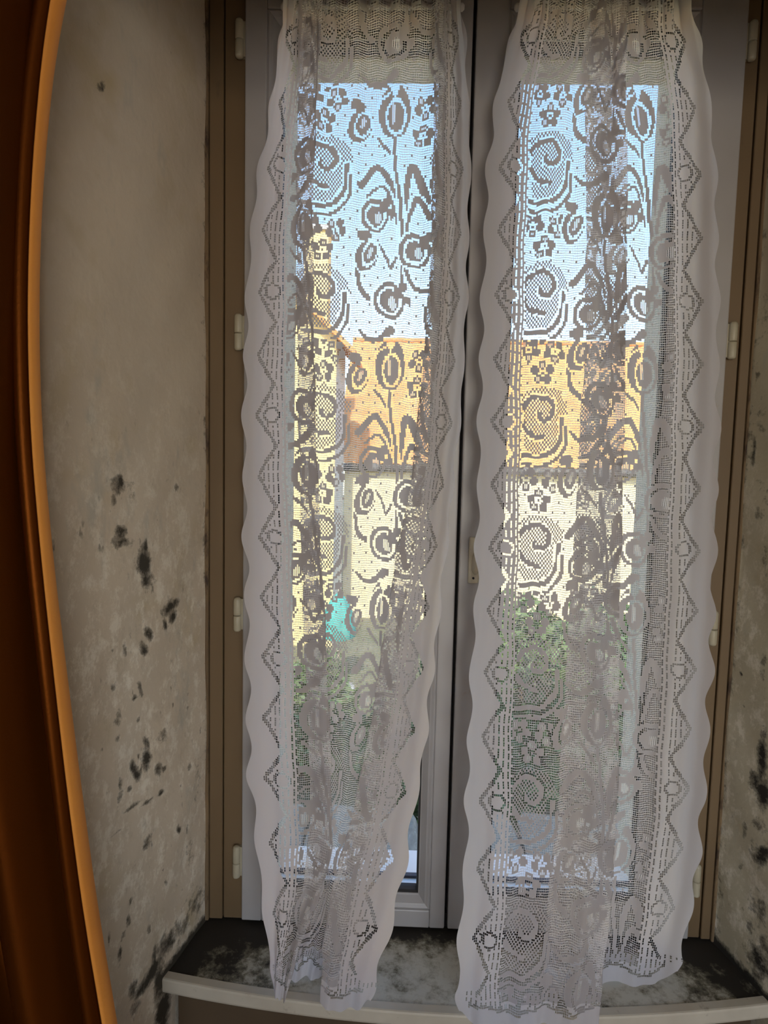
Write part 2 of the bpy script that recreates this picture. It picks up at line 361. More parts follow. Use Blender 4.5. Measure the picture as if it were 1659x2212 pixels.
def glass_mat():
    m = bpy.data.materials.new('window_glass')
    m.use_nodes = True
    nt = m.node_tree
    nt.nodes.clear()
    out = node(nt, 'ShaderNodeOutputMaterial')
    tr = node(nt, 'ShaderNodeBsdfTransparent')
    tr.inputs['Color'].default_value = (0.96, 0.98, 0.97, 1)
    gl = node(nt, 'ShaderNodeBsdfGlossy')
    gl.inputs['Roughness'].default_value = 0.02
    fr = node(nt, 'ShaderNodeFresnel')
    fr.inputs['IOR'].default_value = 1.3
    ms = node(nt, 'ShaderNodeMixShader')
    nt.links.new(fr.outputs[0], ms.inputs['Fac'])
    nt.links.new(tr.outputs[0], ms.inputs[1])
    nt.links.new(gl.outputs[0], ms.inputs[2])
    nt.links.new(ms.outputs[0], out.inputs['Surface'])
    return m
M_GLASS = glass_mat()

def drape_mat():
    m, nt, b = new_mat('orange_brown_satin')
    col = ramp(nt, noise(nt, 5, 4, 0.6, vscale=(1, 1, 0.15)), [(0.3, (0.075, 0.018, 0.001)), (0.7, (0.13, 0.035, 0.003))])
    nt.links.new(col, b.inputs['Base Color'])
    b.inputs['Roughness'].default_value = 0.42
    b.inputs['Specular IOR Level'].default_value = 0.1
    b.inputs['Metallic'].default_value = 0.7
    b.inputs['Sheen Weight'].default_value = 0.0
    b.inputs['Sheen Roughness'].default_value = 0.35
    b.inputs['Sheen Tint'].default_value = (1.0, 0.40, 0.07, 1)
    bump(nt, b, noise(nt, 260, 3), 0.25, 0.001)
    return m
M_DRAPE = drape_mat()

M_LIT_RIM = speckled('drape_lit_rim', (0.70, 0.25, 0.032), (0.86, 0.36, 0.06), 6, 0.7, 0.2, 200, vscale=(1, 1, 0.12))  # brighter orange for the drape's rim, window light painted in
M_TERRA = speckled('terracotta_tiles', (0.60, 0.22, 0.065), (0.74, 0.33, 0.11), 2.5, 0.85, 0.0, 20)
M_CREAM = speckled('cream_render', (0.72, 0.56, 0.30), (0.79, 0.64, 0.37), 1.2, 0.9, 0.0, 15)
M_YELLOW = speckled('yellow_render', (0.78, 0.55, 0.20), (0.84, 0.62, 0.26), 1.2, 0.9, 0.0, 15)
M_GREY_SHADE = speckled('grey_and_wall_shade', (0.42, 0.42, 0.42), (0.50, 0.50, 0.49), 2, 0.9, 0.0)  # plain grey; on the yellow house's side it paints in the shade
M_GUTTER = speckled('dark_gutter', (0.06, 0.05, 0.04), (0.09, 0.08, 0.07), 4, 0.6)
M_TEAL = speckled('teal_canvas', (0.04, 0.30, 0.26), (0.07, 0.38, 0.33), 6, 0.8, 0.15)
M_POLE = speckled('pale_wood_pole', (0.45, 0.38, 0.28), (0.55, 0.47, 0.36), 9, 0.7)
M_LEAF = speckled('green_leaf', (0.035, 0.085, 0.022), (0.09, 0.17, 0.05), 4, 0.6, 0.0)
M_LEAF2 = speckled('pale_green_leaf', (0.08, 0.13, 0.05), (0.16, 0.22, 0.09), 4, 0.6, 0.0)
M_STEM = speckled('brown_stem', (0.10, 0.07, 0.04), (0.15, 0.11, 0.07), 9, 0.8)
M_STONE = speckled('grey_stone', (0.24, 0.22, 0.18), (0.38, 0.35, 0.29), 8, 0.9, 0.4, 30, dirt=(0.62, 0.60, 0.54), dirt_lo=0.6, dirt_hi=0.7)
M_GROUND = speckled('garden_soil_grass', (0.09, 0.10, 0.055), (0.15, 0.14, 0.09), 2, 0.95, 0.0, 12)

# ---------------------------------------------------------------- the setting
XL, XR = -0.418, 0.722          # recess sides at the window frame
SPLAY, RD = 0.10, 0.43          # how far the recess opens, its depth
ROOM_Y = -0.455                 # inner face of the window wall
SILL_Z = 0.398

tag(box('floor', -2.4, 2.4, -3.8, -0.0, -0.06, 0.0, M_FLOOR), 'dark wooden floor of the room below the window', 'floor', kind='structure')
tag(box('ceiling', -2.4, 2.4, -3.8, 0.25, 2.75, 2.85, M_ROOM), 'plain plaster ceiling above the window recess', 'ceiling', kind='structure')
tag(box('wall_left', -2.4, -2.3, -3.8, 0.0, 0.0, 2.75, M_ROOM), 'plain plaster wall at the far left of the room', 'wall', kind='structure')
tag(box('wall_right', 2.3, 2.4, -3.8, 0.0, 0.0, 2.75, M_ROOM), 'plain plaster wall at the far right of the room', 'wall', kind='structure')
# back wall, with an unseen opening added for the fill light
wb = tag(empty('wall_back', (0.75, -3.85, 0)), 'plain plaster wall behind the viewer with an opening added for the fill light', 'wall', kind='structure')
box('pier', -2.4, 0.05, -3.9, -3.8, 0.0, 2.75, M_ROOM, wb)
box('pier', 1.45, 2.4, -3.9, -3.8, 0.0, 2.75, M_ROOM, wb)
box('spandrel', 0.05, 1.45, -3.9, -3.8, 0.0, 0.50, M_ROOM, wb)
box('lintel', 0.05, 1.45, -3.9, -3.8, 2.10, 2.75, M_ROOM, wb)

wf = tag(empty('wall_front', (0.15, 0.0, 0.0)), 'thick plastered window wall with splayed stained recess', 'wall', kind='structure')
WO = tuple(wf.location)
g = 0.004
prism('pier', [(-2.4, ROOM_Y), (XL - SPLAY - 0.03, ROOM_Y), (XL - SPLAY - g, -RD + 0.01), (XL - g, 0.0), (XL - g, 0.07), (-0.278, 0.07), (-0.270, 0.22), (-2.4, 0.22)][::1], -2.0, 2.75, M_ROOM, wf, WO)
prism('pier', [(2.4, ROOM_Y), (2.4, 0.22), (0.588, 0.22), (0.592, 0.07), (XR + g, 0.07), (XR + g, 0.0), (XR + SPLAY + g, -RD + 0.01), (XR + SPLAY + 0.03, ROOM_Y)], -2.0, 2.75, M_ROOM, wf, WO)
box('lintel', XL - 0.14, XR + 0.14, ROOM_Y, 0.07, 2.56, 2.75, M_ROOM, wf)
box('added_shade_beam', XL - 0.16, XR + 0.16, ROOM_Y, -0.415, 2.175, 2.56, M_ROOM, wf)  # unseen beam, added to shade the top of the window
box('lintel', XL - 0.02, XR + 0.02, -0.02, 0.07, 2.475, 2.56, M_ROOM, wf)
box('outer_lintel', -0.30, 0.62, 0.07, 0.22, 2.362, 2.75, M_LINTEL, wf)
box('shutter_slot', -0.265, 0.58, 0.075, 0.105, 2.352, 2.362, M_BAR, wf)
box('shutter_edge', -0.262, 0.577, 0.107, 0.120, 2.346, 2.362, M_NOSING, wf)
box('spandrel', XL - 0.02, XR + 0.02, -0.135, 0.10, 0.0, SILL_Z - 0.034, M_SPANDREL, wf)
box('outer_spandrel', XL - 0.02, XR + 0.02, 0.10, 0.22, -2.0, 0.40, M_OUTWALL, wf)
# outer window ledge, sloping outward
v = [(-0.275, 0.045, 0.40), (0.592, 0.045, 0.40), (0.592, 0.235, 0.39), (-0.275, 0.235, 0.39),
     (-0.275, 0.045, 0.463), (0.592, 0.045, 0.463), (0.592, 0.235, 0.424), (-0.275, 0.235, 0.424)]
v = [(a - WO[0], b - WO[1], c - WO[2]) for a, b, c in v]
obj('outer_ledge', v, [(0, 3, 2, 1), (4, 5, 6, 7), (0, 1, 5, 4), (1, 2, 6, 5), (2, 3, 7, 6), (3, 0, 4, 7)], M_OUTSILL, wf)
box('ledge_bar', -0.27, 0.588, 0.082, 0.094, 0.452, 0.462, M_BAR, wf)

def reveal(name, x0, sgn, blobs, mat, base):
    """splayed side of the recess: plan runs from the frame to the room corner, which is rounded"""
    plan = [(x0 + sgn * SPLAY * a, -RD * a) for a in np.linspace(0, 0.97, 70)]
    al = [a for a in np.linspace(0, 0.97, 70)]
    cx, cy = x0 + sgn * (SPLAY * 0.97 + 0.03), -RD * 0.97
    r = 0.03
    for k in range(1, 9):
        th = math.pi / 2 * k / 8
        plan.append((cx - sgn * r * math.cos(th), cy - r * math.sin(th)))
        al.append(0.97 + 0.012 * k)
    plan.append((cx + sgn * 0.10, cy - r)); al.append(1.3)
    zs = np.linspace(0.0, 2.56, 430)
    P = np.array(plan); na = len(P); nz = len(zs)
    al = np.array(al)
    A, Z = np.meshgrid(al, zs)
    Ln = math.hypot(SPLAY, RD)
    mold = np.zeros_like(A)
    for a, z, ra, rz, tilt, st in blobs:
        da, dz = (A - a) * Ln, Z - z
        # tilt leans the stain sideways going up
        da2 = da - sgn * -1 * tilt * dz
        q = (da2 / max(ra, 0.004)) ** 2 + (dz / max(rz, 0.004)) ** 2
        mold = np.maximum(mold, st * np.exp(-q * 0.55))
    # damp creeping along the frame and from the sill
    D = A * Ln
    mold = np.maximum(mold, base * np.exp(-(D / 0.028) ** 2))
    zb = SILL_Z
    near = np.where(A < 0.42, np.abs(Z - zb), 9)
    mold = np.maximum(mold, 1.1 * np.exp(-(near / 0.022) ** 2))
    damp = np.clip((1.75 - Z) / 0.6, 0.12, 1.0)
    X = np.broadcast_to(P[:, 0], A.shape); Y = np.broadcast_to(P[:, 1], A.shape)
    und = 0.0016 * np.sin(Z * 9 + A * 5) + 0.0012 * np.sin(Z * 23 + A * 17)
    co = np.stack([X + sgn * -1 * und * (A > 0.02) - WO[0], Y - WO[1], Z - WO[2]], -1).reshape(-1, 3)
    i, j = np.meshgrid(np.arange(nz - 1), np.arange(na - 1), indexing='ij')
    q = np.stack([i * na + j, i * na + j + 1, (i + 1) * na + j + 1, (i + 1) * na + j], -1).reshape(-1, 4)
    if sgn > 0: q = q[:, ::-1]
    o = quads_obj(name, co, q, mat, wf, smooth=True)
    for nm, arr in (('mold', mold), ('damp', damp)):
        a_ = o.data.attributes.new(nm, 'FLOAT', 'POINT')
        a_.data.foreach_set('value', arr.ravel().astype(np.float32))
    return o
reveal('reveal', XL, -1, MOLD_L, M_REVEAL, 0.42)['label'] = 'cream plaster side of the recess with black mould spots'
reveal('reveal', XR, 1, MOLD_R, M_REVEAL_R, 0.5)['label'] = 'mouldy yellowish plaster side of the recess'

# ---------------------------------------------------------------- inner window sill
sl = tag(empty('trim_1', (0.15, 0.0, SILL_Z)), 'deep painted inner window sill with black mould and a pale rounded nosing', 'window sill', kind='structure')
SO = tuple(sl.location)
def front_y(x):
    t = (x - 0.137) / 0.60
    return -0.218 + 0.052 * t * t
nx, ny = 110, 26
co, mold = [], []
for j in range(ny + 1):
    for i in range(nx + 1):
        fx = i / nx
        fy = j / ny
        x_b = XL - 0.003 + fx * (XR - XL + 0.006)
        xm = x_b
        yf = front_y(-0.46 + fx * 1.216) + 0.018
        y = yf * fy + 0.012 * (1 - fy)
        ex = SPLAY / RD * max(0, -y)
        x = x_b + (2 * fx - 1) * ex
        co.append((x - SO[0], y - SO[1], 0.0))
        m_ = 0.95 * math.exp(-((y - 0.0) / 0.055) ** 2) + 0.75 * math.exp(-((x - XL + ex) / 0.10) ** 2) + 0.75 * math.exp(-((XR - x + ex) / 0.12) ** 2)
        m_ += 0.30 * math.exp(-((x + 0.28) / 0.14) ** 2)
        mold.append(m_ + 0.20)
q = [(j * (nx + 1) + i, (j + 1) * (nx + 1) + i, (j + 1) * (nx + 1) + i + 1, j * (nx + 1) + i + 1) for j in range(ny) for i in range(nx)]
top_n = len(co)
co = co + [(a, b, -0.032) for a, b, c in co]
q2 = [tuple(k + top_n for k in f[::-1]) for f in q]
rim = [i for i in range(nx + 1)] + [j * (nx + 1) + nx for j in range(1, ny + 1)] + [ny * (nx + 1) + i for i in range(nx - 1, -1, -1)] + [j * (nx + 1) for j in range(ny - 1, 0, -1)]
side = [(rim[k], rim[(k + 1) % len(rim)], rim[(k + 1) % len(rim)] + top_n, rim[k] + top_n) for k in range(len(rim))]
o = obj('sill_board', co, q + q2 + side, M_SILLTOP, sl)
a_ = o.data.attributes.new('mold', 'FLOAT', 'POINT')
a_.data.foreach_set('value', np.array(mold + mold, dtype=np.float32))
# rounded nosing swept along the front
prof = [(0.020, 0.0015), (0.004, 0.0015), (0.0012, 0.0005), (0.0, -0.003), (0.0, -0.024), (0.002, -0.029), (0.006, -0.031), (0.020, -0.031)]
v, f = [], []
NS = 60
for k in range(NS + 1):
    x = -0.462 + k / NS * 1.222
    y = front_y(x)
    for dy, dz in prof:
        v.append((x - SO[0], y + dy - 0.002 - SO[1], dz))
npf = len(prof)
for k in range(NS):
    for p in range(npf):
        f.append((k * npf + p, k * npf + (p + 1) % npf, (k + 1) * npf + (p + 1) % npf, (k + 1) * npf + p))
f.append(tuple(range(npf))[::-1]); f.append(tuple(NS * npf + p for p in range(npf)))
o = obj('nosing', v, f, M_NOSING, sl)
o['label'] = 'pale cream rounded front edge'

# ---------------------------------------------------------------- the casement window
win = tag(empty('window_1', (0.127, 0.0, 0.40)), 'white painted two-leaf casement window behind the lace curtains', 'window', kind='structure')
# fixed frame
for x0, x1, y0 in ((-0.414, -0.3845, -0.006), (-0.3825, -0.330, -0.002), (0.660, 0.6985, -0.002), (0.7005, 0.7205, -0.006)):
    box('frame_jamb', x0, x1, y0, 0.07, 0.402, 2.475, M_FRAME, win, 0.0015, 1)
for x0, x1 in ((-0.424, -0.4145), (0.7210, 0.728)):
    box('filler_strip', x0, x1, -0.012, 0.03, 0.40, 2.47, M_FILLER, win, 0.002, 1)
box('frame_head', -0.384, 0.699, 0.002, 0.07, 2.44, 2.475, M_FRAME, win, 0.0015, 1)
box('frame_foot', -0.384, 0.699, 0.004, 0.07, 0.398, 0.43, M_GASKET_AND_SHADE, win, 0.0015, 1)
box('gap_shade_strip', 0.105, 0.150, 0.022, 0.05, 0.41, 2.44, M_GASKET_AND_SHADE, win)  # black strip paints in the shade of the gap between the leaves

def sash(x0, x1, fl, fr, label):
    """one leaf: stiles and rails with mitred-looking bevelled glazing beads and a pane"""
    s = empty('sash', (0, 0, 0), win)
    s['label'] = label
    s.location = (0, 0, 0)
    z0, z1 = 0.407, 2.436
    y0, y1 = -0.014, 0.036
    W0 = Vector(win.location)
    zb, zt = 0.449, 2.366
    bw = 0.026
    def B(n, a, b, c, d, e, f_, m=M_PAINT, bev=0.003):
        bm = bmesh.new()
        box_bm(bm, a - W0.x, b - W0.x, c - W0.y, d - W0.y, e - W0.z, f_ - W0.z)
        bmesh.ops.bevel(bm, geom=list(bm.edges), offset=bev, segments=2, affect='EDGES', profile=0.5)
        return from_bm(n, bm, m, s)
    B('stile', x0, x0 + fl, y0, y1, z0, z1)
    B('stile', x1 - fr, x1, y0, y1, z0, z1)
    B('rail', x0 + fl, x1 - fr, y0, y1, z0, zb)
    B('rail', x0 + fl, x1 - fr, y0, y1, zt, z1)
    xa, xb = x0 + fl, x1 - fr
    # glazing beads, mitred at the corners: a step, a slope and an inner lip
    pr = [(0.0, y1), (0.0, y0 + 0.004), (0.004, y0 + 0.002), (0.009, y0 + 0.005), (0.012, y0 + 0.006), (bw - 0.003, y0 + 0.018), (bw, y0 + 0.020), (bw, y1)]
    def bead(c):
        vv, ff = [], []
        for e in (0, 1):
            for d, y in pr:
                vv.append(c(d, e, y))
        n = len(pr)
        for k in range(n):
            ff.append((k, (k + 1) % n, n + (k + 1) % n, n + k))
        ff.append(tuple(range(n))[::-1]); ff.append(tuple(range(n, 2 * n)))
        vv = [(a - W0.x, b - W0.y, z - W0.z) for a, b, z in vv]
        obj('glazing_bead', vv, ff, M_PAINT, s)
    bead(lambda d, e, y: (xa + d, y, (zb + d) if e == 0 else (zt - d)))
    bead(lambda d, e, y: (xb - d, y, (zb + d) if e == 1 else (zt - d)))
    bead(lambda d, e, y: ((xa + d) if e == 1 else (xb - d), y, zb + d))
    bead(lambda d, e, y: ((xa + d) if e == 0 else (xb - d), y, zt - d))
    # dark gasket line then the pane
    gk = 0.004
    for a, b, c, d in ((xa + bw, xa + bw + gk, zb + bw, zt - bw), (xb - bw - gk, xb - bw, zb + bw, zt - bw),
                       (xa + bw + gk, xb - bw - gk, zb + bw, zb + bw + gk + 0.003), (xa + bw + gk, xb - bw - gk, zt - bw - gk, zt - bw)):
        B('gasket', a, b, 0.008, 0.03, c, d, M_GASKET_AND_SHADE, 0.0008)
    B('pane', xa + bw - 0.004, xb - bw + 0.004, 0.016, 0.020, zb + bw - 0.004, zt - bw + 0.004, M_GLASS, 0.0005)
    return s
sash(-0.338, 0.1235, 0.045, 0.034, 'left casement leaf')
sash(0.1305, 0.668, 0.066, 0.091, 'right casement leaf with the handle')

hv = [(0.0045, 0.0), (0.0075, 0.002), (0.0085, 0.005), (0.0085, 0.033), (0.0078, 0.0345)]
hv2 = [(0.0078, 0.0365), (0.0085, 0.038), (0.0085, 0.069), (0.0075, 0.073), (0.0045, 0.0755)]
k1, k2 = lathe(hv, 18), lathe(hv2, 18)
hm1 = hm2 = hm3 = None
for x, zz in [(-0.350, z) for z in (2.270, 1.684, 1.078, 0.508)] + [(0.679, z) for z in (2.270, 1.684, 1.078, 0.508)]:
    h = empty('hinge', (x - win.location.x, -0.012, zz - win.location.z), win)
    if hm1 is None:
        a = obj('knuckle', *k1, M_HINGE, h, True); hm1 = a.data
        b = obj('knuckle', *k2, M_HINGE, h, True); hm2 = b.data
        bm = bmesh.new(); box_bm(bm, -0.002, 0.016, 0.001, 0.010, 0.004, 0.072)
        c = from_bm('leaf_plate', bm, M_HINGE, h); hm3 = c.data
    else:
        for nm, me in (('knuckle', hm1), ('knuckle', hm2), ('leaf_plate', hm3)):
            o = bpy.data.objects.new(nm, me); COL.objects.link(o); o.parent = h
            if nm == 'leaf_plate' and x > 0: o.scale.x = -1

# handle: slim plate with a raised half-oval grip
hd = empty('handle', (0.161 - win.location.x, -0.014, 1.25 - win.location.z), win)
hd['label'] = 'small cream painted window handle'
bm = bmesh.new()
box_bm(bm, -0.011, 0.012, -0.007, 0.0, -0.050, 0.050)
bmesh.ops.bevel(bm, geom=list(bm.edges), offset=0.004, segments=3, affect='EDGES', profile=0.5)
from_bm('back_plate', bm, M_HANDLE, hd, True)
bm = bmesh.new()
bmesh.ops.create_uvsphere(bm, u_segments=20, v_segments=14, radius=1.0)
for v_ in bm.verts:
    x, y, z = v_.co
    tap = 1.0 - 0.25 * z
    v_.co = (0.004 + x * 0.0085 * tap, -0.009 + y * 0.013, -0.004 + z * 0.026)
from_bm('grip', bm, M_HANDLE, hd, True)
bm = bmesh.new()
bmesh.ops.create_cone(bm, cap_ends=True, segments=12, radius1=0.0025, radius2=0.0025, depth=0.003, matrix=Matrix.Translation((0, -0.0075, -0.038)) @ Matrix.Rotation(math.pi / 2, 4, 'X'))
from_bm('screw', bm, M_GASKET_AND_SHADE, hd)

# ---------------------------------------------------------------- lace curtains
PW, PH = 258.0, 490.0       # repeat of the woven design, mm
CS, CT = 3.25, 4.5           # cell size, mm
NET, FILL, BIG, SLIT = 0, 1, 2, 3

class Lace:
    def __init__(self, width, length):
        self.nc = int(round(width / CS)); self.nr = int(round(length / CT))
        self.width, self.length = width, length
        j, i = np.meshgrid(np.arange(self.nc), np.arange(self.nr))
        self.J, self.I = j, i
        self.S = (j + 0.5) * width / self.nc
        self.T = (i + 0.5) * length / self.nr
        self.st = np.zeros(self.S.shape, dtype=np.int8)
        dots = ((i % 4 == 1) & ((j + 4 * ((i // 4) % 2)) % 8 == 3))
        self.st[dots] = FILL
    def loc(self, cx, cy):
        return self.S - cx, (self.T - cy + PH / 2) % PH - PH / 2
    def ell(self, cx, cy, rx, ry, ang=0.0):
        u, w = self.loc(cx, cy)
        c, s = math.cos(ang), math.sin(ang)
        a, b = u * c + w * s, -u * s + w * c
        return np.sqrt((a / rx) ** 2 + (b / ry) ** 2)
    def put(self, mask, state): self.st[mask] = state
    def stroke(self, pts, w0, w1, state=FILL, outline=True):
        w0 *= 1.35; w1 *= 1.3
        pts = np.array(pts, float)
        # refine with Catmull-Rom
        P = np.vstack([2 * pts[0] - pts[1], pts, 2 * pts[-1] - pts[-2]])
        fine = []
        for k in range(1, len(P) - 2):
            for t in np.linspace(0, 1, 8, endpoint=False):
                p0, p1, p2, p3 = P[k - 1], P[k], P[k + 1], P[k + 2]
                fine.append(0.5 * ((2 * p1) + (-p0 + p2) * t + (2 * p0 - 5 * p1 + 4 * p2 - p3) * t * t + (-p0 + 3 * p1 - 3 * p2 + p3) * t ** 3))
        fine.append(pts[-1])
        fine = np.array(fine)
        c = fine.mean(0)
        u, w = self.loc(c[0], c[1])
        best = np.full(u.shape, 1e9); wid = np.zeros(u.shape)
        n = len(fine)
        for k in range(n - 1):
            a = fine[k] - c; b = fine[k + 1] - c; d = b - a
            L2 = max(d @ d, 1e-6)
            t = np.clip(((u - a[0]) * d[0] + (w - a[1]) * d[1]) / L2, 0, 1)
            q = np.hypot(u - a[0] - t * d[0], w - a[1] - t * d[1])
            ww = w0 + (w1 - w0) * (k + t) / (n - 1)
            m = q < best
            best[m] = q[m]; wid[m] = ww[m]
        if outline: self.st[(best < wid / 2 + 4.2)] = BIG
        self.st[best < wid / 2] = state
    def flower(self, cx, cy, R=15.0, rp=7.9, rot=0.3):
        for k in range(5):
            a = rot + 2 * math.pi * k / 5
            self.put(self.ell(cx + R * math.cos(a), cy + R * math.sin(a), rp + 4.2, rp + 4.6) < 1, BIG)
        for k in range(5):
            a = rot + 2 * math.pi * k / 5
            d = self.ell(cx + R * math.cos(a), cy + R * math.sin(a), rp, rp * 1.1)
            self.put(d < 1.0, FILL)
            if k % 2: self.put(d < 0.50, SLIT)
        d = self.ell(cx, cy, 6.2, 6.6)
        self.put(d < 1, BIG)
        self.put(self.ell(cx, cy, 2.4, 2.6) < 1, FILL)
    def ring(self, cx, cy, rx, ry, ang=0.0):
        self.put(self.ell(cx, cy, rx + 4.5, ry + 4.5, ang) < 1, BIG)
        self.put(self.ell(cx, cy, rx, ry, ang) < 1, FILL)
        d = self.ell(cx + 1, cy + 1, rx * 0.70, ry * 0.70, ang)
        u, w = self.loc(cx, cy)
        gap = (u > 0.3 * rx) & (w < -0.1 * ry)
        self.put((d > 0.86) & (d < 1.10) & ~gap, BIG)
        self.put(self.ell(cx + 0.22 * rx, cy + 0.12 * ry, rx * 0.24, ry * 0.34, ang) < 1, SLIT)
        self.put(self.ell(cx + 0.9 * rx, cy - 0.75 * ry, 9, 9.5) < 1, FILL)
        self.put(self.ell(cx + 1.15 * rx, cy - 0.05 * ry, 8, 9) < 1, FILL)
    def tulip(self, cx, cy, sc=1.0, ang=0.0):
        rx, ry = 31 * sc, 46 * sc
        self.put(self.ell(cx, cy + 4, rx + 4.5, ry + 3) < 1, BIG)
        self.put(self.ell(cx, cy + 8, rx, ry * 0.92) < 1, FILL)
        for dx, tl in ((-15, 0.22), (15, -0.22)):
            self.put(self.ell(cx + dx * sc, cy - 12 * sc, 14 * sc, 36 * sc, tl) < 1, FILL)
        # notch between petals
        u, w = self.loc(cx, cy)
        self.put((np.abs(u) < (-(w + 24 * sc)) * 0.45) & (w > -56 * sc) & (np.abs(u) < 15), BIG)
        d = self.ell(cx + 3, cy + 10, 18 * sc, 31 * sc)
        self.put((d > 0.90) & (d < 1.14), BIG)
        e = self.ell(cx - 6, cy + 4, 27 * sc, 40 * sc)
        self.put((e > 0.92) & (e < 1.04) & (u < -8) & (w < 12), BIG)
        self.put(self.ell(cx - 2, cy + 4, 3.2, 20 * sc) < 1, SLIT)
    def bud(self, cx, cy, ang):
        self.put(self.ell(cx, cy, 25, 36, ang) < 1, BIG)
        self.put(self.ell(cx, cy, 21, 32, ang) < 1, FILL)
        d = self.ell(cx + 6, cy - 4, 13, 24, ang)
        self.put((d > 0.86) & (d < 1.16), BIG)
        self.put(self.ell(cx + 6, cy - 6, 4, 12, ang) < 1, SLIT)
        self.put(self.ell(cx - 4, cy - 40, 14, 10) < 1, FILL)
    def bouquet(self, s, t, m=1):
        P = lambda *a: [(s + m * x, t + y) for x, y in a]
        self.flower(s + m * 60, t - 12); self.flower(s + m * 58, t + 42, rot=0.95)
        self.stroke(P((18, 250), (8, 170), (-26, 104), (-62, 138)), 5, 11)
        self.stroke(P((14, 245), (4, 190), (-18, 140), (-48, 160)), 4, 4)
        self.stroke(P((20, 245), (26, 150), (40, 102), (66, 165)), 5, 14)
        self.stroke(P((22, 250), (34, 190), (48, 160), (72, 200)), 4, 9)
        self.stroke(P((18, 250), (16, 180), (5, 100), (-30, 50)), 4.5, 4.5)
        self.stroke(P((18, 255), (15, 180), (6, 110), (0, 45)), 5, 5)
        self.stroke(P((18, 250), (22, 310), (12, 350), (0, 380)), 5, 5)
        self.stroke(P((20, 255), (36, 320), (62, 340), (100, 336)), 5, 9)
        self.stroke(P((16, 262), (-2, 300), (-10, 280), (-30, 250)), 4, 4)
        self.stroke(P((-70, 300), (-62, 340), (-40, 358), (-26, 350)), 5, 11)
        self.ring(s - m * 34, t + 196, 27, 33, 0.2)
        self.ring(s + m * 44, t + 262, 33, 34, 0)
        self.ring(s - m * 4, t + 362, 30, 37, -0.3 * m)
        self.bud(s - m * 50, t + 275, 0.35 * m)
        self.bud(s - m * 66, t + 30, 0.3 * m)
        self.stroke(P((-60, 425), (-42, 440), (-18, 436), (0, 420)), 4, 13)
        self.tulip(s, t)
    def swirl(self, cx, cy, m=1, flip=1):
        u, w = self.loc(cx, cy)
        u = u * m; w = w * flip
        r = np.hypot(u, w); th = np.arctan2(w, u)
        comma = (np.hypot(u / 54, w / 50) < 1) | ((np.hypot((u + 8) / 46, (w - 42) / 44) < 1) & (u < 34))
        chk = ((self.I + self.J) % 2 == 0)
        self.put(comma & chk, FILL); self.put(comma & ~chk, BIG)
        # spiral arm
        for k in range(3):
            a = th + 2 * math.pi * k
            rr = 5 + 5.6 * a
            ok = (a > -0.2) & (a < 8.0)
            self.put(ok & (np.abs(r - rr) < 4.8), FILL)
            self.put(ok & (np.abs(r - rr - 5.8) < 1.7), BIG)
        P = lambda *a: [(cx + m * x, cy + flip * y) for x, y in a]
        self.stroke(P((-44, 10), (-40, 52), (-8, 84), (50, 82)), 8, 6)
        self.stroke(P((-52, 30), (-48, 70), (-10, 102), (46, 98)), 5, 5)
        self.stroke(P((44, 0), (54, 40), (70, 66), (96, 44)), 9, 12)
    def swirls(self, s, t, m=1):
        self.swirl(s, t, m, 1)
        self.swirl(s - 4, t + 250, m, 1)
        for dx, dy, r in ((-26, -122, 0.3), (24, -118, 0.3), (0, -78, 0.95), (-26, 128, 0.3), (24, 132, 0.3), (-2, 172, 0.95)):
            self.flower(s + dx, t + dy, rot=r)
    def border(self, e, per=122.5):
        """woven edge: e = distance from the edge in mm"""
        T = self.T
        ph = (T / per) % 1.0
        tri = np.abs(ph - 0.5) * 2                      # 1 at the bulge of a scallop, 0 at the notch
        zc = 68 - 36 * tri
        inside = e < 92
        self.put(inside, FILL)
        kind = (np.floor(T / per + 0.5).astype(int) % 2) == 0
        dia = (e > zc + 7) & (e < 78)
        self.put(dia & kind & (self.J % 3 != 0) & (self.I % 5 != 0) & (self.J % 3 == 1), BIG)
        mid = np.abs(ph - np.round(ph)) * per
        rr = np.hypot(e - 62, mid)
        self.put(dia & ~kind & (np.abs(rr - 14) < 2.4), BIG)
        self.put(dia & ~kind & (rr > 19) & (self.J % 3 == 1) & (self.I % 4 != 0), BIG)
        self.put(np.abs(e - zc) < 4.0, BIG)
        self.put((np.abs(e - 82) < 1.9) & (self.I % 4 != 0), BIG)
        self.put((np.abs(e - 89) < 1.9) & (self.I % 4 != 2), BIG)
    def hem(self):
        b = self.length - self.T
        per = 118.0
        ph = (self.S / per) % 1.0
        tri = np.abs(ph - 0.5) * 2
        zc = 40 - 16 * tri
        self.put(b < zc, FILL)
        self.put((np.abs(b - zc) < 3.4) & (self.S > 28) & (self.S < self.width - 28), BIG)
        dia = (b > zc + 8) & (b < 62) & (tri < 0.6)
        self.put(dia, FILL)
        self.put(dia & (self.I % 4 != 0) & (self.J % 3 == 1), BIG)
    def header(self):
        self.put(self.T < 42, FILL)

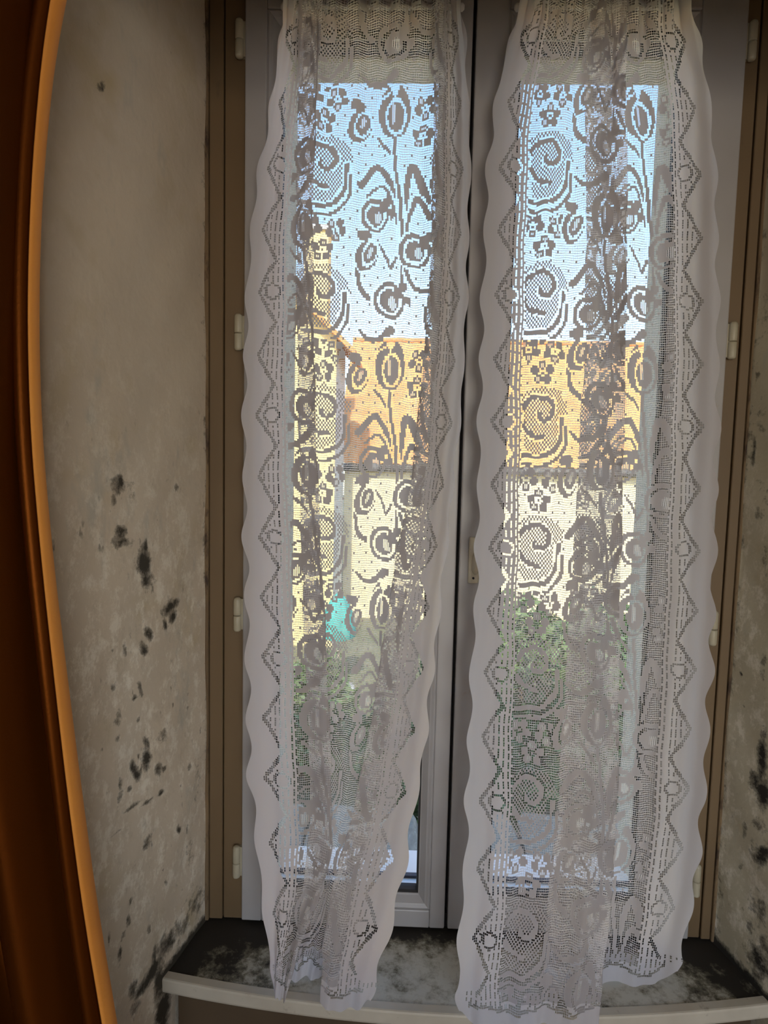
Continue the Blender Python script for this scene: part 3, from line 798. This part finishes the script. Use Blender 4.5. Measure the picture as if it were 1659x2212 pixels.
def build_curtain(table, lace, name, label):
    S = lace.width
    K = len(table)
    nv = len(table[0][2])
    sk = np.array([t[0] for t in table], float)
    zb = np.array([t[1] for t in table])
    X = np.array([[p[0] for p in t[2]] for t in table])     # K x nv
    Y = np.array([[p[1] for p in t[2]] for t in table])
    nr, nc = lace.nr, lace.nc
    v = np.arange(nr + 1) / nr
    # rows crowd upward at the scalloped bottom edge
    vk = np.linspace(0, 1, nv)
    Xv = np.array([np.interp(v, vk, X[k]) for k in range(K)])
    Yv = np.array([np.interp(v, vk, Y[k]) for k in range(K)])
    ds = 2.0
    sd = np.arange(0, S + 0.1, ds)
    Wm = np.zeros((len(sd), K))
    for k in range(K):
        e = np.zeros(K); e[k] = 1
        Wm[:, k] = np.interp(sd, sk, e)
    ker = np.hanning(13)[1:-1]; ker /= ker.sum()
    pad = len(ker) // 2
    Ws = np.array([np.convolve(np.pad(Wm[:, k], pad, mode='reflect', reflect_type='odd'), ker, 'valid') for k in range(K)]).T
    XD = Ws @ Xv; YD = Ws @ Yv                               # nd x nr+1
    zbD = Ws @ zb
    co = np.zeros((nr + 1, nc + 1, 3))
    base_s = np.arange(nc + 1) * S / nc
    t_mm = v * lace.length
    per = 122.5
    for i in range(nr + 1):
        off = 5.0 * (1 - math.cos(2 * math.pi * t_mm[i] / per))
        s = base_s.copy()
        m = s < 30
        s[m] = off + s[m] * (30 - off) / 30
        m = (S - s) < 30
        s[m] = S - (off + (S - s[m]) * (30 - off) / 30)
        x = np.interp(s, sd, XD[:, i]); y = np.interp(s, sd, YD[:, i]); zbot = np.interp(s, sd, zbD)
        b = lace.length - t_mm[i]
        vv = np.full(nc + 1, v[i])
        if b < 70:
            offb = 4.0 * (1 - np.cos(2 * np.pi * base_s / 118.0)) + 34 * np.exp(-(base_s / 26) ** 2) + 34 * np.exp(-((S - base_s) / 26) ** 2)
            vv = 1 - (offb + b * (70 - offb) / 70) / lace.length
        z = Z_TOP - vv * (Z_TOP - zbot)
        # gathers at the rod fading into soft flutes below
        tz = t_mm[i]
        ga = 0.010 * math.exp(-(tz / 110.0) ** 2)
        fl = 0.0042 * min(1, tz / 200.0)
        y = y + ga * np.sin(2 * np.pi * s / 41 + 0.6) - 0.3 * ga
        y = y + fl * np.sin(2 * np.pi * s / 86 + 0.9 * math.sin(tz / 310.0)) + 0.5 * fl * np.sin(2 * np.pi * s / 37 + tz / 240.0)
        x = x + 0.004 * math.exp(-(tz / 110.0) ** 2) * np.sin(4 * np.pi * s / 41)
        x = x + 0.0012 * np.sin(tz / 37.0 + s / 29.0) + 0.0007 * np.sin(tz / 15.0 - s / 21.0)
        z = z + 0.0017 * np.sin(2 * np.pi * s / 43 + 1.3 * math.sin(tz / 41.0)) * math.cos(tz / 29.0)
        co[i, :, 0] = x; co[i, :, 1] = y; co[i, :, 2] = z
    base = Vector((float((X[0, -1] + X[-1, -1]) / 2), float(Y[:, -1].mean()), float(zb.min())))
    root = tag(empty(name, base), label, 'curtain', 'white lace curtains at the window')
    co -= np.array(base)
    # parts by cell
    st = lace.st
    I, J = lace.I, lace.J
    e = np.minimum(lace.S, S - lace.S)
    part = np.zeros(st.shape, int)
    part[(e < 92) & (lace.S < S / 2)] = 1
    part[(e < 92) & (lace.S >= S / 2)] = 2
    part[(lace.length - lace.T) < 44] = 3
    part[lace.T < 42] = 4
    names = {0: 'lace_field', 1: 'scalloped_border', 2: 'scalloped_border', 3: 'scalloped_hem', 4: 'gathered_heading'}
    hole = {NET: (0.08, 0.145), BIG: (0.07, 0.07), SLIT: (0.33, 0.03)}
    for pid in range(5):
        sel = part == pid
        ii, jj = I[sel], J[sel]
        ss = st[sel]
        rows = np.stack([co[ii, jj], co[ii, jj + 1], co[ii + 1, jj + 1], co[ii + 1, jj]], 1)   # n,4,3
        idx = np.stack([ii * (nc + 1) + jj, ii * (nc + 1) + jj + 1, (ii + 1) * (nc + 1) + jj + 1, (ii + 1) * (nc + 1) + jj], 1)
        fill = ss == FILL
        quads = [idx[fill]]
        extra = []
        n0 = (nr + 1) * (nc + 1)
        for state, (mx, my) in hole.items():
            q = ss == state
            if not q.any(): continue
            R = rows[q]; n = len(R)
            def bl(a, b): return ((1 - a) * (1 - b))[..., None] * R[:, 0] + (a * (1 - b))[..., None] * R[:, 1] + (a * b)[..., None] * R[:, 2] + ((1 - a) * b)[..., None] * R[:, 3]
            jit = 0.03 * rng.standard_normal((n, 2)) if state != SLIT else np.zeros((n, 2))
            ax0 = np.clip(mx + jit[:, 0], 0.03, 0.45); ax1 = np.clip(1 - mx + jit[:, 1], 0.55, 0.97)
            ay0 = np.clip(my + jit[:, 1], 0.03, 0.45); ay1 = np.clip(1 - my + jit[:, 0], 0.55, 0.97)
            inn = np.stack([bl(ax0, ay0), bl(ax1, ay0), bl(ax1, ay1), bl(ax0, ay1)], 1)
            k0 = n0 + np.arange(n)[:, None] * 4 + np.arange(4)[None]
            n0 += n * 4
            extra.append(inn.reshape(-1, 3))
            o4 = idx[q]
            for c in range(4):
                d = (c + 1) % 4
                quads.append(np.stack([o4[:, c], o4[:, d], k0[:, d], k0[:, c]], 1))
        quads = np.concatenate(quads)
        allco = np.concatenate([co.reshape(-1, 3)] + extra)
        used, inv = np.unique(quads, return_inverse=True)
        o = quads_obj(names[pid], allco[used], inv.reshape(-1, 4), M_MOTIF if pid == 0 else M_LACE, root, smooth=True)
        o.data.materials.append(M_NET)
        mi = np.ones(len(quads), dtype=np.int32)
        mi[:int(fill.sum())] = 0
        o.data.polygons.foreach_set('material_index', mi)
    return root

L1 = Lace(680, 1990)
for s in (0.0, 258.0, 516.0):
    L1.swirls(s, 345.0, 1 if s != 258 else -1)
for s, t in ((129.0, 480.0), (392.0, 250.0), (650.0, 480.0)):
    L1.bouquet(s, t)
L1.border(L1.S); L1.border(L1.width - L1.S); L1.hem(); L1.header()
cl = build_curtain(LEFT, L1, 'lace_curtain', 'white lace curtain on the left leaf, swept to a narrow end')

L2 = Lace(660, 2000)
for s, m in ((130.0, -1), (383.0, 1), (628.0, 1)):
    L2.swirls(s, 350.0, m)
for s, t in ((252.0, 452.0), (512.0, 255.0)):
    L2.bouquet(s, t)
L2.border(L2.S); L2.border(L2.width - L2.S); L2.hem(); L2.header()
cr = build_curtain(RIGHT, L2, 'lace_curtain', 'wider white lace curtain on the right leaf, one dark tulip fold down its middle')

# thin rods the curtains are threaded on
for xa, xb, lab in ((-0.250, 0.092, 'thin white rod carrying the left lace curtain'), (0.212, 0.530, 'thin white rod carrying the right lace curtain')):
    rd = tag(empty('curtain_rod', ((xa + xb) / 2, -0.036, 2.352)), lab, 'curtain rod', 'rods of the lace curtains')
    L_ = (xb - xa) / 2
    v, f = lathe([(0.0045, -L_), (0.0045, L_)], 14)
    obj('rod', [(z, y, x) for x, y, z in v], f, M_ROD, rd, True)
    for sg in (-1, 1):
        v, f = lathe([(0.004, 0), (0.007, 0.003), (0.0075, 0.009), (0.004, 0.013)], 14)
        obj('end_cap', [(sg * (L_ + z - 0.002), y, x) for x, y, z in v], f, M_ROD, rd, True)
        bm = bmesh.new()
        box_bm(bm, sg * (L_ - 0.018) - 0.004, sg * (L_ - 0.018) + 0.004, 0.0, 0.0222, -0.006, 0.006)
        from_bm('bracket', bm, M_ROD, rd)

# ---------------------------------------------------------------- heavy orange drape at the left
def drape():
    zs = np.linspace(2.45, 0.02, 16)
    zz = np.linspace(2.45, 0.02, 150)
    e1 = np.interp(zz, zs[::-1], DRAPE_EDGE[::-1])
    r1 = np.interp(zz, zs[::-1], DRAPE_RIDGE[::-1])
    r2 = np.interp(zz, zs[::-1], DRAPE_RIDGE2[::-1])
    for a in (e1, r1, r2):
        k = np.ones(9) / 9
        a[:] = np.convolve(np.pad(a, 4, mode='reflect', reflect_type='odd'), k, 'valid')
    rows = []
    for i, z in enumerate(zz):
        e, a, b = e1[i], r1[i], r2[i]
        # plan of the folds, from the window-side edge to the far left: the last fold is a roll turned to the light
        pts = [(e - 0.050, -0.478), (e - 0.028, -0.494), (e - 0.008, -0.515), (e - 0.006, -0.540), (e - 0.022, -0.558),
               (e - 0.034, -0.550), ((e + a) / 2 - 0.015, -0.528), (a - 0.018, -0.545), (a - 0.032, -0.585), (a - 0.05, -0.605), (a - 0.075, -0.592),
               (a - 0.09, -0.55), (b - 0.045, -0.535), (b - 0.060, -0.56), (b - 0.07, -0.605), (b - 0.095, -0.625), (b - 0.13, -0.60), (b - 0.15, -0.54),
               (b - 0.18, -0.53), (b - 0.21, -0.59), (b - 0.25, -0.60), (b - 0.28, -0.54), (b - 0.31, -0.53)]
        P = np.array(pts)
        t = np.concatenate([[0], np.cumsum(np.hypot(*np.diff(P, axis=0).T) + 1e-4)])
        tt = np.linspace(0, t[-1], 150)
        x = np.interp(tt, t, P[:, 0]); y = np.interp(tt, t, P[:, 1])
        ker = np.hanning(13); ker /= ker.sum()
        x = np.convolve(np.pad(x, 6, mode='reflect', reflect_type='odd'), ker, 'valid')
        y = np.convolve(np.pad(y, 6, mode='reflect', reflect_type='odd'), ker, 'valid')
        y = y + 0.006 * np.sin(z * 2.3 + tt * 30)
        rows.append(np.stack([x, y, np.full_like(x, z)], -1))
    co = np.array(rows)
    base = Vector((-0.52, -0.55, 0.02))
    nr, nc = co.shape[:2]
    thick = 0.0025
    root = tag(empty('drape', base), 'heavy orange-brown curtain hanging in folds at the left edge', 'curtain')
    c = (co - np.array(base)).reshape(-1, 3)
    i, j = np.meshgrid(np.arange(nr - 1), np.arange(nc - 1), indexing='ij')
    q = np.stack([i * nc + j, i * nc + j + 1, (i + 1) * nc + j + 1, (i + 1) * nc + j], -1).reshape(-1, 4)
    o = quads_obj('cloth', c, q, M_DRAPE, root, smooth=True)
    md = o.modifiers.new('thickness', 'SOLIDIFY'); md.thickness = thick
    # strip along the window-side edge, brighter orange to paint in the window light
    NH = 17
    hem = co[:, :NH].copy()  # the lit rim strip with window light painted in, not a sewn hem
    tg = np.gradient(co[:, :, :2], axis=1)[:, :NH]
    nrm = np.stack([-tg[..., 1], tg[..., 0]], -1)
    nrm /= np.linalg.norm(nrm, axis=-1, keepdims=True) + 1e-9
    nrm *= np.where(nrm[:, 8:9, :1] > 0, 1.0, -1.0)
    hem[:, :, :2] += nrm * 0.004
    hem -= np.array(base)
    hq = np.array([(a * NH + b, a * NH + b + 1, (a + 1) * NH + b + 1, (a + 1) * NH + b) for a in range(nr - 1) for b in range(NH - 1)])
    h = quads_obj('lit_rim', hem.reshape(-1, 3), hq, M_LIT_RIM, root, smooth=True)
    h['label'] = 'bright orange rim with window light painted in'
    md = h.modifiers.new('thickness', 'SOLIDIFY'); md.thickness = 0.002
drape()

# ---------------------------------------------------------------- outside
tag(box('ground', -30, 40, 0.22, 60, -1.95, -1.75, M_GROUND), 'grassy ground outside below the window', 'ground', kind='structure')

def house_terracotta():
    h = empty('house', (2.6, 13.0, -1.75))
    tag(h, 'cream house under a sunlit orange tiled roof opposite the window', 'house')
    o = Vector(h.location)
    x0, x1 = -1.15, 9.5
    bm = bmesh.new(); box_bm(bm, x0 - o.x, x1 - o.x, 11.05 - o.y, 19 - o.y, 0, 1.50 - o.z)
    from_bm('wall', bm, M_CREAM, h)
    # roof: two slopes of rounded tile ridges
    for nm, ya, za, yb, zb in (('roof_slope', 10.95, 1.42, 15.0, 4.72), ('roof_slope', 19.3, 1.42, 15.0, 4.72)):
        ncol, nrow = 360, 26
        xs = np.linspace(x0 - 0.2, x1 + 0.2, ncol)
        v = []
        for r in range(nrow + 1):
            for lip in ((0, 1) if 0 < r < nrow else (0,)):
                t = r / nrow
                y = ya + (yb - ya) * t; z = za + (zb - za) * t
                wave = 0.035 * np.abs(np.sin(xs / 0.22 * math.pi))
                dz = 0.03 if lip == 0 and r > 0 else 0.0
                v.append(np.stack([xs, np.full(ncol, y), z + wave + (0.03 if (lip == 1 or r == 0) else 0.0)], -1))
        v = np.array(v) - np.array(o)
        R = v.shape[0]
        i, j = np.meshgrid(np.arange(R - 1), np.arange(ncol - 1), indexing='ij')
        q = np.stack([i * ncol + j, i * ncol + j + 1, (i + 1) * ncol + j + 1, (i + 1) * ncol + j], -1).reshape(-1, 4)
        quads_obj(nm, v.reshape(-1, 3), q, M_TERRA, h)
    for xe in (x0, x1):
        obj('gable', [(xe - o.x, 11.05 - o.y, 1.5 - o.z), (xe - o.x, 19 - o.y, 1.5 - o.z), (xe - o.x, 15 - o.y, 4.55 - o.z)], [(0, 1, 2)], M_CREAM, h)
    v, f = lathe([(0.075, x0 - 0.2), (0.075, x1 + 0.2)], 12)
    obj('gutter', [(z - o.x, 10.92 + y - o.y, 1.38 + x - o.z) for x, y, z in v], f, M_GUTTER, h, True)
    v, f = lathe([(0.14, x0 - 0.2), (0.14, x1 + 0.2)], 12)
    obj('ridge_cap', [(z - o.x, 15.0 + y - o.y, 4.73 + x * 0.6 - o.z) for x, y, z in v], f, M_TERRA, h, True)
house_terracotta()

def house_yellow():
    h = empty('house', (-3.2, 10.5, -1.75))
    tag(h, 'tall yellow gabled house with a chimney at the left', 'house')
    o = Vector(h.location)
    xa, xb, xp = -5.2, -1.13, -2.6
    ya, yb = 9.0, 10.6
    ze, zp = 3.55, 4.95
    v = [(xa, ya, -1.75), (xb, ya, -1.75), (xb, ya, ze), (xp, ya, zp), (xa, ya, ze),
         (xa, yb, -1.75), (xb, yb, -1.75), (xb, yb, ze), (xp, yb, zp), (xa, yb, ze)]
    v = [(a - o.x, b - o.y, c - o.z) for a, b, c in v]
    obj('front_wall', v[:5] + [(a, b + 0.2, c) for a, b, c in v[:5]], [(0, 1, 2, 3, 4), (9, 8, 7, 6, 5), (0, 5, 6, 1), (4, 9, 5, 0)], M_YELLOW, h)
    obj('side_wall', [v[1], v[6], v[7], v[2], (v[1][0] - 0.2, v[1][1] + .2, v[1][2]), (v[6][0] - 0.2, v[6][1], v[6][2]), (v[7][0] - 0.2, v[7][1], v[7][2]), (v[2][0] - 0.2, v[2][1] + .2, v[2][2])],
        [(0, 1, 2, 3), (7, 6, 5, 4), (1, 5, 6, 2)], M_GREY_SHADE, h)  # grey in place of yellow: the side's shade is in the colour
    obj('side_wall', [v[0], v[5], v[9], v[4]], [(0, 1, 2, 3)], M_GREY_SHADE, h)
    obj('rear_wall', v[5:], [(0, 1, 2, 3, 4)], M_GREY_SHADE, h)
    for sg, xe in ((1, xb + 0.34), (-1, xa - 0.34)):
        zz = ze - 0.34 * (zp - ze) / abs(xb - xp) if sg > 0 else ze - 0.34 * (zp - ze) / abs(xa - xp)
        P = [(xp, ya - .25, zp), (xe, ya - .25, zz), (xe, yb + .1, zz), (xp, yb + .1, zp)]
        P = P + [(a, b, c + 0.10) for a, b, c in P]
        obj('roof_slope', [(a - o.x, b - o.y, c - o.z) for a, b, c in P], [(0, 1, 2, 3), (7, 6, 5, 4), (0, 4, 5, 1), (1, 5, 6, 2), (2, 6, 7, 3), (3, 7, 4, 0)], M_YELLOW if False else M_TERRA, h)
    bm = bmesh.new(); box_bm(bm, -1.78 - o.x, -1.36 - o.x, 9.5 - o.y, 9.95 - o.y, 3.9 - o.z, 5.50 - o.z)
    c = from_bm('chimney', bm, M_YELLOW, h)
    bm = bmesh.new(); box_bm(bm, -1.82 - o.x, -1.32 - o.x, 9.45 - o.y, 10.0 - o.y, 5.50 - o.z, 5.58 - o.z)
    from_bm('chimney_cap', bm, M_GREY_SHADE, c)
house_yellow()

def leafy(name, loc, rx, ry, rz, n, label, mat, leaf=0.07, seed=1):
    r = np.random.default_rng(seed)
    root = tag(empty(name, loc), label, 'shrub', 'garden shrubs outside the window')
    d = r.standard_normal((n, 3)); d /= np.linalg.norm(d, axis=1)[:, None]
    rad = r.uniform(0.35, 1.0, n) ** 0.5
    lump = 1 + 0.22 * np.sin(d[:, 0] * 5 + seed) * np.cos(d[:, 1] * 4 + d[:, 2] * 6)
    c = d * (rad * lump)[:, None] * np.array([rx, ry, rz]) + np.array([0, 0, rz * 1.05])
    a = r.standard_normal((n, 3)); a /= np.linalg.norm(a, axis=1)[:, None]
    b = np.cross(a, r.standard_normal((n, 3))); b /= np.linalg.norm(b, axis=1)[:, None]
    L = leaf * r.uniform(0.6, 1.3, n)[:, None]
    q = np.stack([c - a * L, c + b * L * 0.4, c + a * L, c - b * L * 0.4], 1)
    quads_obj('foliage', q.reshape(-1, 3), np.arange(n * 4).reshape(-1, 4), mat, root)
    for k in range(3):
        an = k * 2.1 + seed
        v, f = lathe([(0.03, 0), (0.018, rz * 1.2)], 8)
        sx, sy = 0.25 * rx * math.cos(an), 0.25 * ry * math.sin(an)
        obj('stem', [(x + sx * z / (rz * 1.2), y + sy * z / (rz * 1.2), z) for x, y, z in v], f, M_STEM, root, True)
leafy('shrub', (0.35, 2.6, -1.75), 0.62, 0.6, 0.88, 6000, 'dark green shrub just outside behind the meeting stiles of the window', M_LEAF, 0.055, 2)
leafy('shrub', (1.35, 4.2, -1.75), 0.75, 0.7, 0.95, 6000, 'green shrub outside the right leaf of the window', M_LEAF2, 0.06, 3)
leafy('shrub', (2.5, 5.2, -1.75), 0.8, 0.7, 0.9, 5000, 'green shrub farther right outside, near the right jamb', M_LEAF, 0.06, 4)
leafy('shrub', (-0.95, 4.6, -1.75), 0.60, 0.55, 0.62, 5000, 'low pale green shrub outside the left leaf of the window', M_LEAF2, 0.05, 5)

def parasol():
    root = tag(empty('parasol', (-0.82, 7.0, -1.75)), 'small closed teal garden parasol in front of the cream house', 'parasol')
    v, f = lathe([(0.016, 0.0), (0.016, 1.42)], 12)
    obj('pole', v, f, M_POLE, root, True)
    n = 24
    vv, ff = [], []
    prof = [(0.02, 1.40), (0.10, 1.30), (0.165, 1.15), (0.20, 0.98), (0.215, 0.84), (0.205, 0.76)]
    for r, z in prof:
        for k in range(n):
            a = 2 * math.pi * k / n
            rr = r * (1 + 0.16 * math.cos(8 * a))
            vv.append((rr * math.cos(a), rr * math.sin(a), z + 0.015 * math.cos(8 * a) * (z < 0.8)))
    for i in range(len(prof) - 1):
        for k in range(n):
            ff.append((i * n + k, i * n + (k + 1) % n, (i + 1) * n + (k + 1) % n, (i + 1) * n + k))
    obj('canopy', vv, ff, M_TEAL, root, True)
    v, f = lathe([(0.015, 1.42), (0.02, 1.44), (0.004, 1.48)], 10)
    obj('finial', v, f, M_POLE, root, True)
    v, f = lathe([(0.24, 0.0), (0.24, 0.05), (0.05, 0.08), (0.03, 0.2)], 20)
    obj('base', v, f, M_GREY_SHADE, root, True)
parasol()

def stone_wall():
    root = tag(empty('garden_wall', (0.3, 0.85, -1.75)), 'low rough grey stone wall just outside the window', 'wall')
    o = Vector(root.location)
    box('core', -0.75, 1.45, 0.72, 0.98, -1.75, 0.02, M_STONE, root)
    rr = random.Random(3)
    top = 0.075
    meshes = []
    for k in range(6):
        bm = bmesh.new()
        bmesh.ops.create_cube(bm, size=1.0)
        bmesh.ops.bevel(bm, geom=list(bm.edges), offset=0.16, segments=1, affect='EDGES')
        for v_ in bm.verts:
            v_.co += Vector((rr.uniform(-.05, .05), rr.uniform(-.05, .05), rr.uniform(-.06, .06)))
        me = bpy.data.meshes.new('stone'); bm.to_mesh(me); bm.free(); me.materials.append(M_STONE)
        meshes.append(me)
    z = top
    for row in range(4):
        hgt = rr.uniform(0.10, 0.13)
        x = -0.78 + rr.uniform(0, 0.08)
        while x < 1.45:
            w = rr.uniform(0.14, 0.26)
            st = bpy.data.objects.new('stone', rr.choice(meshes))
            COL.objects.link(st); st.parent = root
            dep = 0.40 if row == 0 else 0.12
            yc = 0.85 if row == 0 else 0.71
            st.scale = (w - 0.012, dep, hgt - 0.012)
            st.location = Vector((x + w / 2, yc + rr.uniform(-.015, .015), z - hgt / 2 + rr.uniform(-.008, .008))) - o
            x += w
        z -= hgt
stone_wall()
